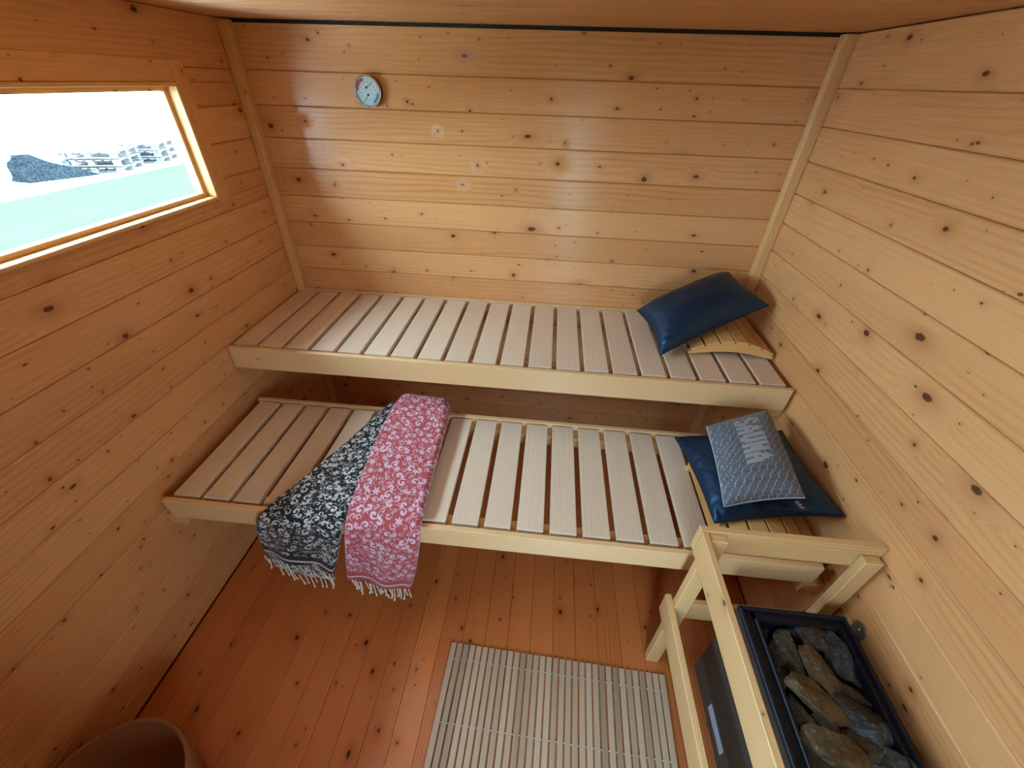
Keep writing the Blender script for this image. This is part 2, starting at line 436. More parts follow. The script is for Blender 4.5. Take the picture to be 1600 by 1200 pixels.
# ------------------------------------------------------------------ benches
def bench(name, yf, yb, zt, hb, xa, xb, slat0, pitch, sw, label):
    """yf front face, yb back face, zt top"""
    b = thing(name, ((xa+xb)/2, (yf+yb)/2, zt-hb), label, 'bench')
    box('front_board', (xa, yf, zt-hb), (xb, yf+.020, zt-.001), M_BOARD, b, grain='x', bevel=.003, seg=2)
    box('front_rail', (xa+.004, yf+.0202, zt-.072), (xb-.004, yf+.075, zt-.0205), M_REST, b, grain='x')
    box('rear_rail', (xa+.004, yb-.075, zt-.072), (xb-.004, yb-.0202, zt-.0205), M_REST, b, grain='x')
    box('back_board', (xa, yb-.020, zt-hb*.9), (xb, yb, zt+.002), M_BOARD, b, grain='x', bevel=.002)
    for i in range(20):
        x = slat0 + pitch*i
        t = (min(1, max(0, random.gauss(.45, .28))), random.random())
        dz = random.uniform(-.0006, .0006)
        box('slat', (x, yf+.030, zt-.020+dz), (x+sw, yb-.030, zt+dz), M_SLAT, b, grain='y', bevel=.0025, tone=t, seg=2)
    return b
ZU, YU, ZL, YL = .9035, -.621, .616, -1.178
bench('upper_bench', YU, -.001, ZU, .103, .006, 2.286, .0125, .1138, .0950, 'long pale slatted sauna bench against the back wall, the higher of the two')
bench('lower_bench', YL, -.590, ZL, .092, .030, 2.258, .0515, .1113, .0905, 'long pale slatted sauna bench, the lower step in front, with two towels draped over it')
for nm, x0, x1, y0, y1, z1, lb in [
        ('upl', .0005, .040, YU+.09, -.045, ZU-.1035, 'short wooden support batten on the left wall under the higher bench'),
        ('upr', W-.060, W-.0005, YU+.02, -.045, ZU-.1035, 'short wooden support batten on the right wall under the higher bench'),
        ('lol', .0005, .062, YL+.004, -.590, ZL-.0925, 'short wooden support batten on the left wall under the lower bench'),
        ('lor', W-.072, W-.0005, YL-.004, -.590, ZL-.0925, 'short wooden support batten on the right wall under the lower bench')]:
    o = box('support_batten', (x0, y0, z1-.048), (x1, y1, z1), M_TRIM, grain='y', bevel=.002)
    tag(o, lb, 'batten')

# ------------------------------------------------------------------ headrests
def headrest(x0, x1, y0, y1, z, label, rise=.05):
    h = thing('headrest', ((x0+x1)/2, (y0+y1)/2, z), label, 'headrest')
    L = x1-x0
    def top(s): return .014 + rise*math.sin(math.pi*min(1, max(0, s)))**.9*(1+.12*(s-.5))
    def bot(s): return .0005 + .022*math.sin(math.pi*s)**1.2
    for ya, yb in ((y0, y0+.022), (y1-.022, y1)):
        bm = bmesh.new(); n = 28
        prof = [(x0+L*i/n, z+top(i/n)) for i in range(n+1)]
        end = [(x1+.006, z+.007)]
        low = [(x0+L*i/n, z+bot(i/n)) for i in range(n, -1, -1)]
        pr = prof + end + low + [(x0-.006, z+.007)]
        fa = [bm.verts.new((a, ya, c)) for a, c in pr]; fb = [bm.verts.new((a, yb, c)) for a, c in pr]
        bm.faces.new(fa); bm.faces.new(fb[::-1])
        for i in range(len(pr)): j = (i+1) % len(pr); bm.faces.new((fa[j], fa[i], fb[i], fb[j]))
        bmesh.ops.recalc_face_normals(bm, faces=bm.faces); bm.normal_update()
        uvwood(bm, bm.faces, 'x')
        finish(bm, 'side_rail', M_REST, h)
    k = 6
    for i in range(k):
        s = (i+.5)/k; w = L/k*.5*.93
        dzds = (top(s+.01)-top(s-.01))/.02/L
        a = math.atan(dzds)
        cx, cz = x0+L*s, z+top(s)+.0005
        bm = bmesh.new()
        addbox(bm, (cx-w, y0-.004, cz), (cx+w, y1+.004, cz+.009), 'y', .003, rot=Matrix.Rotation(-a, 3, 'Y'), piv=(cx, 0, cz), seg=2)
        finish(bm, 'slat', M_REST, h)
headrest(1.945, 2.286, -.405, -.075, ZU+.002, 'curved slatted wooden headrest on the higher bench, partly under a navy pillow')
headrest(1.915, 2.255, -1.135, -.80, ZL+.002, 'curved slatted wooden headrest on the lower bench, under the pile of two pillows')

# ------------------------------------------------------------------ pillows
def pillow(name, A, B, C, D, thick, mat, label, cat='pillow', n=70, m=70, colfn=None, pinch=.045, wr=.004, up=1.0, down=.6, piping=M_PIPE, seed=0, pr=.0032):
    """corners in order A(0,0) B(1,0) C(1,1) D(0,1)"""
    A, B, C, D = map(Vector, (A, B, C, D))
    nr = (C-A).cross(D-B).normalized()
    if nr.z < 0: nr = -nr
    cen = (A+B+C+D)/4
    o = thing(name, cen - nr*thick*.5, label, cat)
    def base(u, v):
        # edges curve inwards between the corners
        uu = u + pinch*math.sin(math.pi*v)*(1-2*u)*1.0
        vv = v + pinch*math.sin(math.pi*u)*(1-2*v)*1.0
        return (1-uu)*(1-vv)*A + uu*(1-vv)*B + uu*vv*C + (1-uu)*vv*D
    def h(u, v):
        return (max(0, 1-abs(2*u-1)**2.6)*max(0, 1-abs(2*v-1)**2.6))**.48
    bm = bmesh.new(); cl = bm.loops.layers.color.new('cloth') if colfn else None
    def sp(i, n): # cosine spacing towards the seams
        return .5-.5*math.cos(math.pi*i/n) if not colfn else i/n
    top, botm = [], []
    for j in range(m+1):
        ra, rb = [], []
        for i in range(n+1):
            u, v = sp(i, n), sp(j, m)
            p = base(u, v); hh = h(u, v)
            e = min(u, 1-u, v, 1-v)
            fold = wr*math.exp(-e*9)*mnoise.noise(Vector((u*22+seed, v*22, 3)))*min(1, e*30) + wr*.8*mnoise.noise(Vector((u*4+seed, v*4, 9)))*hh
            a = bm.verts.new(p + nr*(hh*thick*.5*up + fold)); ra.append(a)
            rb.append(a if i in (0, n) or j in (0, m) else bm.verts.new(p - nr*(hh*thick*.5*down)))
        top.append(ra); botm.append(rb)
    for j in range(m):
        for i in range(n):
            f = bm.faces.new((top[j][i], top[j][i+1], top[j+1][i+1], top[j+1][i]))
            if colfn:
                for l, (ii, jj) in zip(f.loops, ((i, j), (i+1, j), (i+1, j+1), (i, j+1))): l[cl] = (*colfn(ii/n, jj/m), 1)
            q = (botm[j][i], botm[j+1][i], botm[j+1][i+1], botm[j][i+1])
            if len(set(q)) == 4:
                f = bm.faces.new(q) if not bm.faces.get(q) else None
                if f and colfn:
                    for l in f.loops: l[cl] = (.30, .31, .34, 1)
    bmesh.ops.recalc_face_normals(bm, faces=bm.faces)
    finish(bm, 'cover', mat, o, smooth=True)
    bm = bmesh.new()
    per = [base(t, 0) for t in np.linspace(0, 1, 40)] + [base(1, t) for t in np.linspace(0, 1, 40)][1:] + [base(t, 1) for t in np.linspace(1, 0, 40)][1:] + [base(0, t) for t in np.linspace(1, 0, 40)][1:]
    tube(bm, per, pr, 6)
    finish(bm, 'piping', piping, o, smooth=True)
    return o, nr
pillow('navy_pillow', (1.752, -.140, .965), (1.809, -.462, .922), (2.262, -.262, 1.085), (2.150, -.030, 1.135), .20, M_NAVY,
       'dark navy satin pillow leaning into the corner on the higher bench', wr=.006, up=1.0, down=.5, seed=3)
pillow('navy_pillow', (1.893, -.668, .655), (1.925, -1.088, .672), (2.290, -1.085, .765), (2.262, -.700, .765), .14, M_NAVY,
       'flat dark navy satin pillow on the lower bench, lying under the grey SAUNA pillow', wr=.005, up=.85, down=.25, pinch=.03, seed=11)

# printed SAUNA pillow: letters as strokes on a grid
LET = {'S': ["01110", "11011", "11000", "01110", "00011", "11011", "01110"], 'A': ["00100", "01110", "01110", "11011", "11111", "11011", "11011"],
       'U': ["11011", "11011", "11011", "11011", "11011", "11111", "01110"], 'N': ["11011", "11011", "11111", "11111", "11111", "11011", "11011"]}
lines = rng.random((90, 60))
def sauna(u, v):
    # u across (0 = left in the photo), v from the far end to the near end; text runs along v, letter tops towards u=1
    lv = (v-.13)/.60*5
    if 0 <= lv < 5 and .30 < u < .68:
        ch = 'SAUNA'[int(lv)]; f = (lv-int(lv))*1.12
        row = int((1-(u-.30)/.38)*7); colm = int(f*5)
        if 0 <= row < 7 and 0 <= colm < 5 and LET[ch][row][colm] == '1': return (.60, .63, .66)
    r = int(v*70); ph = (v*70) % 1
    cell = u*9 + rng_off[r % 90]
    gapx = abs((cell % 1) - .5) > .44
    if gapx: return (.58, .60, .63)
    tiny = math.sin(u*420 + r*7)*.5+.5
    return (.20, .205, .23) if (ph > .35 and tiny > .22) else (.44, .455, .49)
rng_off = np.cumsum(rng.random(91)*.35)
SP, NR = pillow('small_pillow', (1.947, -.765, .808), (2.205, -.652, .822), (2.160, -1.068, .812), (1.907, -1.118, .795), .13, M_CLOTH,
            'small grey pillow printed SAUNA, lying on the lower navy pillow', colfn=sauna, n=210, m=340, pinch=.025, wr=.003, up=1.0, down=.7, piping=flat('grey_seam', (.42, .44, .48), .8, 0, 200, .1), seed=5, pr=.002)
bm = bmesh.new(); addbox(bm, (2.128, -1.110, .800), (2.150, -1.062, .8015), 'x', 0, rot=Matrix.Rotation(math.radians(14), 3, 'Z')); finish(bm, 'fabric_tag', M_TAG, SP)
tg = [c for c in SP.children if c.name.startswith('fabric_tag')][0]
bm = bmesh.new()
for i in range(5): addbox(bm, (2.133, -1.101+i*.006, .8016), (2.146-.004*(i % 2), -1.099+i*.006, .8019), 'x', 0, rot=Matrix.Rotation(math.radians(14), 3, 'Z'), piv=(2.139, -1.086, .8))
finish(bm, 'print', M_TAGTXT, tg)

# ------------------------------------------------------------------ towels
def scroll_pattern(wm, lm, res=.0009, seed=1):
    """mask array [length, width] of flowers, scrolls and leaves"""
    rg = np.random.default_rng(seed); R, Cc = int(lm/res), int(wm/res)
    img = np.zeros((R, Cc), np.float32); occ = np.zeros((R, Cc), bool)
    def strokes(kind, s):
        pts = []
        if kind == 'flower':
            for k in range(6):
                a = k*math.pi/3
                for t in np.linspace(.25, 1, 7): pts.append((s*t*math.cos(a), s*t*math.sin(a), s*.20*math.sin(math.pi*min(.92, t*.8+.1))))
        elif kind == 'scroll':
            for sg in (1, -1):
                th = np.linspace(0, 4.9, 46)
                for t in th:
                    r = s*.55*(1 - t/5.6)
                    pts.append((sg*(s*.55 - r*math.cos(t)), sg*r*math.sin(t)*1.0, s*(.055+.09*math.sin(math.pi*t/4.9)) + (s*.11 if t > 4.6 else 0)))
            for a in (.7, 1.5, 2.3):
                for t in np.linspace(0, 1, 8): pts.append((s*(.25+.55*t)*math.cos(a)+s*.1, s*(.35+.55*t)*math.sin(a), s*.09*(1-t)+s*.02))
        elif kind == 'spiral':
            for t in np.linspace(0, 5.6, 44):
                r = s*(1 - t/6.4); pts.append((r*math.cos(t), r*math.sin(t), s*(.07+.09*math.sin(math.pi*t/5.6)) + (s*.13 if t > 5.2 else 0)))
        else:
            for t in np.linspace(0, 1, 12): pts.append((s*(t*2-1), s*.5*math.sin(t*2.6), s*.24*math.sin(math.pi*(.12+.8*t))))
        return np.array(pts)
    def place(kind, s, tries):
        for _ in range(tries):
            cx, cy, a = rg.uniform(0, Cc), rg.uniform(0, R), rg.uniform(0, 6.283)
            q = strokes(kind, s*rg.uniform(.85, 1.2)/res)
            if rg.random() < .5: q[:, 1] *= -1
            x = cx + q[:, 0]*math.cos(a) - q[:, 1]*math.sin(a); y = cy + q[:, 0]*math.sin(a) + q[:, 1]*math.cos(a)
            xi, yi = np.clip(x.astype(int), 0, Cc-1), np.clip(y.astype(int), 0, R-1)
            if occ[yi, xi].mean() > .02: continue
            for X_, Y_, r_ in zip(x, y, q[:, 2]):
                r_ = max(r_, 1.0); R2 = r_ + 2.4
                a0, a1, b0, b1 = int(max(0, Y_-R2)), int(min(R, Y_+R2+2)), int(max(0, X_-R2)), int(min(Cc, X_+R2+2))
                if a1 <= a0 or b1 <= b0: continue
                yy, xx = np.mgrid[a0:a1, b0:b1]; dd = np.hypot(yy-Y_, xx-X_)
                img[a0:a1, b0:b1] = np.maximum(img[a0:a1, b0:b1], np.clip(r_+.5-dd, 0, 1)); occ[a0:a1, b0:b1] |= dd < R2
    sc = wm*lm/.25
    place('flower', .013, int(40*sc)); place('scroll', .026, int(700*sc)); place('spiral', .011, int(1200*sc)); place('leaf', .008, int(1300*sc)); place('leaf', .005, int(2000*sc))
    return img, res
def towel(rows, base, pat, label, seed, stripe=.035, wide=.26, nu=170, nv=560, thick=None, cat='towel'):
    """rows: (left point, right point, thickness direction vector); interpolated along the length"""
    P = [(Vector(a), Vector(b), Vector(d)) for a, b, d in rows]
    Ls = [0]
    for p, q in zip(P, P[1:]): Ls.append(Ls[-1] + ((q[0]+q[1])/2 - (p[0]+p[1])/2).length)
    tot = Ls[-1]; img, res = scroll_pattern(wide+.08, tot+.02, seed=seed)
    def cat_(a, b, c, d, t): return .5*((2*b) + (c-a)*t + (2*a-5*b+4*c-d)*t*t + (-a+3*b-3*c+d)*t**3)
    o = thing('towel', ((P[2][0]+P[2][1])/2), label, cat)
    bm = bmesh.new(); cl = bm.loops.layers.color.new('cloth')
    grid, cols = [], []
    for j in range(nv+1):
        s = tot*j/nv; k = max(i for i in range(len(Ls)) if Ls[i] <= s+1e-9); k = min(k, len(P)-2)
        t = (s-Ls[k])/(Ls[k+1]-Ls[k]); ii = [max(0, k-1), k, k+1, min(len(P)-1, k+2)]
        Lp, Rp, D = [cat_(*[P[i][c] for i in ii], t) for c in range(3)]
        row = []; crow = []
        side = (Rp-Lp); nrm = D.normalized(); th = D.length
        for i in range(nu+1):
            u = i/nu
            e = min(u, 1-u)*side.length; rr = th*.5
            drop = rr - math.sqrt(max(0, rr*rr - max(0, rr-e)**2)) if e < rr else 0
            hang = min(1, max(0, (s - Ls[5])/(tot - Ls[5])))
            fold = .0035*mnoise.noise(Vector((u*5+seed, s*9, 1))) + hang*.009*math.sin(u*9.5 + seed) + .0022*math.sin(u*side.length/.02 + 3*mnoise.noise(Vector((s*3, seed, 0))))*.5
            p = Lp + side*u - nrm*drop*1.6 + nrm*fold
            row.append(bm.verts.new(p))
            yy, xx = int(min(img.shape[0]-1, s/res)), int(min(img.shape[1]-1, (u*wide+.03)/res))
            m = float(img[yy, xx]); fe = tot - s
            if fe < stripe: m = 0.
            if stripe*.42 < fe < stripe*.60: m = 1.
            crow.append(tuple(base[c]*(1-m)+pat[c]*m for c in range(3)))
        grid.append(row); cols.append((crow, Lp, Rp, nrm, th))
    for j in range(nv):
        for i in range(nu):
            f = bm.faces.new((grid[j][i], grid[j+1][i], grid[j+1][i+1], grid[j][i+1]))
            for l, (jj, ii) in zip(f.loops, ((j, i), (j+1, i), (j+1, i+1), (j, i+1))): l[cl] = (*cols[jj][0][ii], 1)
    # underside and sides: coarser loops
    def low(j, u):
        _, Lp, Rp, nrm, th = cols[j]; return Lp + (Rp-Lp)*u - nrm*th
    bl = [bm.verts.new(low(j, .02)) for j in range(nv+1)]; br = [bm.verts.new(low(j, .98)) for j in range(nv+1)]
    nf = []
    for j in range(nv):
        cA = cols[j][0][2]; cB = cols[j][0][-3]
        for q, c in (((bl[j], bl[j+1], grid[j+1][0], grid[j][0]), cA), ((grid[j][-1], grid[j+1][-1], br[j+1], br[j]), cB), ((br[j], br[j+1], bl[j+1], bl[j]), base)):
            f = bm.faces.new(q)
            for l in f.loops: l[cl] = (*c, 1)
    for row, a, b in ((grid[0], bl[0], br[0]), (grid[-1], bl[-1], br[-1])):
        f = bm.faces.new(row + [b, a])
        for l in f.loops: l[cl] = (*base, 1)
    bmesh.ops.recalc_face_normals(bm, faces=bm.faces)
    c = finish(bm, 'cloth', M_CLOTH, o, smooth=True)
    return o
def fringe(o, a, b, d, n, length, seed, r=.0021):
    rd = random.Random(seed); a, b, d = Vector(a), Vector(b), Vector(d)
    for i in range(n):
        u = (i + rd.uniform(.2, .8))/n; p = a.lerp(b, u) + Vector((0, rd.uniform(-.004, .006), 0)) + Vector((0, 0, d.z*math.sin(math.pi*u)))
        L = length*rd.uniform(.75, 1.25); sw = Vector((rd.uniform(-.012, .014), rd.uniform(-.008, .008), 0))
        pts = [p + Vector((0, 0, .006))] + [p + sw*t*t + Vector((0, 0, -L*t)) for t in (.05, .35, .65, .9, 1.0, 1.07)]
        rs = [r*.8, r, r*.9, r, r*1.15, r*2.1, r*.8]
        bm = bmesh.new(); tube(bm, pts, rs, 7); finish(bm, 'tassel', M_TASSEL, o, smooth=True)
ZT = ZL + .003
CORAL, LILAC = (.68, .28, .29), (.84, .70, .76)
INK, CREAM = (.010, .012, .020), (.78, .76, .74)
# dark towel (lower, left)
bt = towel([((.655, -.610, .668), (.86, -.600, .666), (0, 0, .045)), ((.590, -.76, .654), (.82, -.76, .652), (0, 0, .034)), ((.535, -.90, .650), (.79, -.90, .648), (0, 0, .031)),
            ((.478, -1.04, .648), (.745, -1.05, .646), (0, 0, .029)), ((.428, -1.150, .645), (.705, -1.165, .643), (0, -.006, .027)),
            ((.400, -1.202, .618), (.688, -1.212, .612), (0, -.020, .012)), ((.372, -1.212, .56), (.676, -1.220, .55), (0, -.024, .001)),
            ((.345, -1.208, .46), (.640, -1.222, .43), (.0, -.022, 0)), ((.328, -1.202, .372), (.600, -1.220, .325), (0, -.020, 0))],
           INK, CREAM, 'black cotton towel with white scroll print, draped over the lower bench beside the pink one', 4, wide=.27, stripe=.070)
fringe(bt, (.335, -1.208, .372), (.598, -1.226, .327), (0, 0, -.012), 13, .045, 3)
# paler inner layer of the same towel hanging a little lower
bm = bmesh.new(); cl = bm.loops.layers.color.new('cloth'); nn, mm = 90, 50
img, res = scroll_pattern(.30, .12, seed=9)
gr = []
for j in range(mm+1):
    gr.append([bm.verts.new(Vector((.345+.235*(i/nn)+.008*j/mm, -1.199-.008*(i/nn)+.003*math.sin(i*.25), .40-.03*(i/nn)-.115*(j/mm)-.018*math.sin(math.pi*i/nn)))) for i in range(nn+1)])
for j in range(mm):
    for i in range(nn):
        f = bm.faces.new((gr[j][i], gr[j+1][i], gr[j+1][i+1], gr[j][i+1]))
        for l, (jj, ii) in zip(f.loops, ((j, i), (j+1, i), (j+1, i+1), (j, i+1))):
            m = float(img[int(jj*2.4), int(ii*3.2)])*.8 if jj < 34 else (1. if 37 < jj < 41 else 0.)
            l[cl] = (*[CREAM[c]*(1-m)*.9 + INK[c]*m for c in range(3)], 1)
ex = bmesh.ops.extrude_face_region(bm, geom=list(bm.faces)); bmesh.ops.translate(bm, verts=[v for v in ex['geom'] if isinstance(v, bmesh.types.BMVert)], vec=(0, .003, 0))
bmesh.ops.recalc_face_normals(bm, faces=bm.faces)
o = finish(bm, 'inner_layer', M_CLOTH, bt, smooth=True); o['label'] = 'cream reverse side with black stripe'
fringe(bt, (.356, -1.200, .283), (.588, -1.208, .250), (0, 0, -.018), 12, .055, 8)
# pink towel (upper, right)
pt = towel([((.700, -.590, .712), (.932, -.596, .700), (0, 0, .075)), ((.692, -.66, .706), (.940, -.665, .692), (0, 0, .055)), ((.690, -.78, .698), (.945, -.78, .684), (0, 0, .040)),
            ((.695, -.94, .692), (.950, -.94, .678), (0, 0, .038)), ((.705, -1.08, .688), (.956, -1.08, .670), (0, 0, .036)),
            ((.712, -1.168, .683), (.958, -1.150, .662), (0, -.010, .034)), ((.712, -1.222, .645), (.956, -1.206, .622), (0, -.030, .012)),
            ((.700, -1.238, .56), (.948, -1.222, .53), (0, -.034, 0)), ((.676, -1.236, .44), (.922, -1.226, .39), (0, -.032, 0)), ((.655, -1.230, .318), (.890, -1.224, .262), (0, -.028, 0))],
           CORAL, LILAC, 'coral pink cotton towel with pale scroll print and fringe, draped over the lower bench', 21, wide=.26, stripe=.068)
fringe(pt, (.662, -1.226, .315), (.884, -1.222, .260), (0, 0, -.012), 26, .062, 5)

# ------------------------------------------------------------------ thermometer
tc = (.542, 0, 1.777)
th = thing('thermometer', (tc[0], -.001, tc[2]), 'round chrome rimmed sauna thermometer and hygrometer dial on the back wall', 'thermometer')
bm = bmesh.new(); disc(bm, tc, 0, .0525, -.022, -.0005); finish(bm, 'case', M_STEEL, th)
bm = bmesh.new(); disc(bm, tc, .0475, .0545, -.030, -.0221); bmesh.ops.bevel(bm, geom=[e for e in bm.edges if len(e.link_faces) == 2 and e.calc_face_angle(0) > 1], offset=.0015, segments=2, affect='EDGES'); finish(bm, 'bezel', M_CHROME, th, smooth=False)
bm = bmesh.new(); disc(bm, tc, 0, .0474, -.0240, -.0221); finish(bm, 'dial', M_FACE, th)
R = math.radians
bm = bmesh.new(); disc(bm, tc, .036, .0455, -.0246, -.0241, 20, R(108), R(178)); finish(bm, 'red_band', M_RED, th)
bm = bmesh.new(); disc(bm, tc, .036, .0455, -.0246, -.0241, 20, R(-62), R(-8)); finish(bm, 'blue_band', M_BLUE, th)
bm = bmesh.new()
for a in list(range(-5, 106, 12)) + list(range(185, 296, 12)):
    c, s = math.cos(R(a)), math.sin(R(a))
    addbox(bm, (tc[0]+.0385, -.0246, tc[2]-.0006), (tc[0]+.0435, -.0241, tc[2]+.0006), 'x', 0, rot=Matrix.Rotation(-R(a), 3, 'Y'), piv=(tc[0], 0, tc[2]))
for a in list(range(5, 180, 25)) + list(range(190, 350, 25)):
    addbox(bm, (tc[0]+.0285, -.0246, tc[2]-.002), (tc[0]+.0315, -.0241, tc[2]+.002), 'x', 0, rot=Matrix.Rotation(-R(a), 3, 'Y'), piv=(tc[0], 0, tc[2]))
finish(bm, 'scale_marks', M_TICK, th)
for (ox, oz, a, L) in ((-.003, .012, 32, .033), (.001, -.012, 232, .030)):
    p = (tc[0]+ox, 0, tc[2]+oz); bm = bmesh.new(); disc(bm, p, 0, .0042, -.0275, -.0262, 16)
    addbox(bm, (p[0]-.006, -.0262, p[2]-.0009), (p[0]+L, -.0254, p[2]+.0009), 'x', 0, rot=Matrix.Rotation(-R(a), 3, 'Y'), piv=p)
    finish(bm, 'needle', M_INK, th)
bm = bmesh.new(); disc(bm, tc, 0, .0474, -.0292, -.0286); finish(bm, 'glass', M_GLASS, th)

# ------------------------------------------------------------------ duckboard mat
def mat_():
    n, pitch, w = 33, .02545, .0206
    a = math.radians(1.8); c0 = (1.4535, -1.63)
    m = thing('slatted_mat', (c0[0], c0[1], 0), 'dark bamboo slatted floor mat lying beside the stove guard', 'mat')
    rot = Matrix.Rotation(-a, 3, 'Z'); piv = (c0[0], c0[1], 0); hl = .335
    for i in range(n):
        x = c0[0] + (i-(n-1)/2)*pitch
        t = (min(1, max(0, random.gauss(.5, .3))), random.random())
        bm = bmesh.new(); addbox(bm, (x-w/2, c0[1]-hl, .0005), (x+w/2, c0[1]+hl, .0105), 'y', .0015, tone=t, rot=rot, piv=piv)
        # darker bamboo joints
        finish(bm, 'slat', M_BAMB, m)
    for yy in (hl-.055, .08, -.13, -.30):
        bm = bmesh.new(); y = c0[1]+yy
        for i in range(n-1):
            x = c0[0] + (i+.5-(n-1)/2)*pitch
            addbox(bm, (x-.0045, y-.0016, .0055), (x+.0045, y+.0016, .0082), 'x', 0, rot=rot, piv=piv)
        finish(bm, 'cord', M_STRING, m)
mat_()

# ------------------------------------------------------------------ stove guard
GX, GY, GZ = 1.800, -1.236, .825
gd = thing('stove_guard', (2.0, -1.5, 0), 'pale wooden two-rail guard frame around the stove in the right corner', 'guard rail')
YE = -2.05
box('top_side_rail', (GX, YE, GZ-.097), (GX+.018, GY-.0005, GZ), M_GUARD, gd, grain='y', bevel=.002)
box('top_back_rail', (GX-.002, GY, GZ-.093), (W-.001, GY+.020, GZ+.002), M_GUARD, gd, grain='x', bevel=.002)
box('lower_side_rail', (GX-.002, YE, .340), (GX+.018, GY+.018, .440), M_GUARD, gd, grain='y', bevel=.002)
box('lower_back_rail', (GX+.019, GY, .318), (W-.001, GY+.020, .418), M_GUARD, gd, grain='x', bevel=.002)
for x0, y0, y1, zt in ((GX+.0185, GY-.028, GY-.0005, GZ-.004), (W-.060, GY-.028, GY-.0005, GZ-.032), (GX+.0185, YE+.01, YE+.038, GZ-.004)):
    box('post', (x0, y0, .0), (min(x0+.048, W-.001), y1, zt), M_GUARD, gd, grain='z', bevel=.002)

# ------------------------------------------------------------------ stove
SX0, SX1, SY0, SY1, SZ0, SZ1 = 1.950, 2.250, -1.86, -1.318, .148, .600
st = thing('sauna_stove', ((SX0+SX1)/2, (SY0+SY1)/2, SZ0), 'dark steel wall-hung sauna stove with open top full of stones', 'stove')
bm = bmesh.new()
for p0, p1 in [((SX0, SY0, SZ0), (SX0+.004, SY1, SZ1-.012)), ((SX1-.004, SY0, SZ0), (SX1, SY1, SZ1-.012)),
               ((SX0+.004, SY1-.004, SZ0), (SX1-.004, SY1, SZ1-.012)), ((SX0+.004, SY0, SZ0), (SX1-.004, SY0+.004, SZ1-.012)), ((SX0+.004, SY0+.004, SZ0), (SX1-.004, SY1-.004, SZ0+.004))]:
    addbox(bm, p0, p1, 'y', .0005)
finish(bm, 'outer_casing', M_STEEL, st)
bm = bmesh.new(); i0, i1, j0, j1 = SX0+.042, SX1-.022, SY0+.03, SY1-.028
for p0, p1 in [((i0, j0, .40), (i0+.004, j1, SZ1-.004)), ((i1-.004, j0, .40), (i1, j1, SZ1-.004)), ((i0, j1-.004, .40), (i1, j1, SZ1-.004)), ((i0, j0, .40), (i1, j0+.004, SZ1-.004)), ((i0, j0, .40), (i1, j1, .405))]:
    addbox(bm, p0, p1, 'y', .0005)
finish(bm, 'stone_basket', M_ENAM, st)
bm = bmesh.new()
for p0, p1 in [((SX0-.001, SY0, SZ1-.013), (SX0+.010, SY1, SZ1+.004)), ((SX1-.008, SY0, SZ1-.013), (SX1+.001, SY1, SZ1+.002)),
               ((SX0-.001, SY1-.009, SZ1-.013), (SX1+.001, SY1+.001, SZ1+.004)), ((SX0-.001, SY0-.001, SZ1-.013), (SX1+.001, SY0+.009, SZ1+.004)),
               ((SX0+.008, SY0, SZ1-.020), (SX0+.045, SY1-.006, SZ1-.010)), ((SX1-.025, SY0, SZ1-.020), (SX1-.006, SY1-.006, SZ1-.010)), ((SX0+.03, SY1-.031, SZ1-.020), (SX1-.02, SY1-.006, SZ1-.010)),
               ((SX0+.036, SY0, SZ1-.012), (SX0+.044, SY1-.03, SZ1-.001))]:
    addbox(bm, p0, p1, 'y', .002)
finish(bm, 'rim', M_ENAM, st)
bm = bmesh.new(); addbox(bm, (SX0-.0012, -1.572, .190), (SX0-.0002, -1.452, .226), 'y', 0); sk = finish(bm, 'sticker', M_STICK, st); sk['label'] = 'pale printed sticker on the side'
bm = bmesh.new()
for i, (a, b) in enumerate(((.02, .5), (.05, .95), (.55, .9), (.03, .4), (.5, .97), (.08, .7))):
    z = .195 + i*.005; addbox(bm, (SX0-.0015, -1.57+.116*a, z), (SX0-.0012, -1.57+.116*b, z+.0018), 'y', 0)
finish(bm, 'print', M_STICKTXT, sk)
bm = bmesh.new()
yc, zb, wd = -1.335, .540, .022
prof = [(yc-wd, zb), (yc+wd, zb)] + [(yc+wd*math.cos(a), zb+.032+wd*math.sin(a)) for a in np.linspace(0, math.pi, 12)]
fa = [bm.verts.new((W-.006, a, b)) for a, b in prof]; fb = [bm.verts.new((W-.0005, a, b)) for a, b in prof]
bm.faces.new(fa); bm.faces.new(fb[::-1])
for i in range(len(prof)): j = (i+1) % len(prof); bm.faces.new((fa[j], fa[i], fb[i], fb[j]))
addbox(bm, (SX1, yc-wd, zb-.004), (W-.0005, yc+wd, zb), 'x', 0)
bmesh.ops.recalc_face_normals(bm, faces=bm.faces); br_ = finish(bm, 'mounting_bracket', M_GALV, st)
bm = bmesh.new(); bmesh.ops.create_icosphere(bm, subdivisions=2, radius=.0035, matrix=Matrix.Translation((W-.007, yc, zb+.034))); finish(bm, 'screw', M_CHROME, br_, smooth=True)
bm = bmesh.new(); bmesh.ops.create_cone(bm, segments=16, radius1=.0055, radius2=.0035, depth=.004, cap_ends=True, matrix=Matrix.Translation((W-.0025, -1.307, .761)) @ Matrix.Rotation(-math.pi/2, 4, 'Y'))
bmesh.ops.create_cone(bm, segments=6, radius1=.0018, radius2=.0018, depth=.0014, cap_ends=True, matrix=Matrix.Translation((W-.0050, -1.307, .761)) @ Matrix.Rotation(-math.pi/2, 4, 'Y'))
tag(finish(bm, 'screw', M_CHROME, origin=(W-.0025, -1.307, .761)), 'small shiny screw head in the right wall above the stove', 'screw')

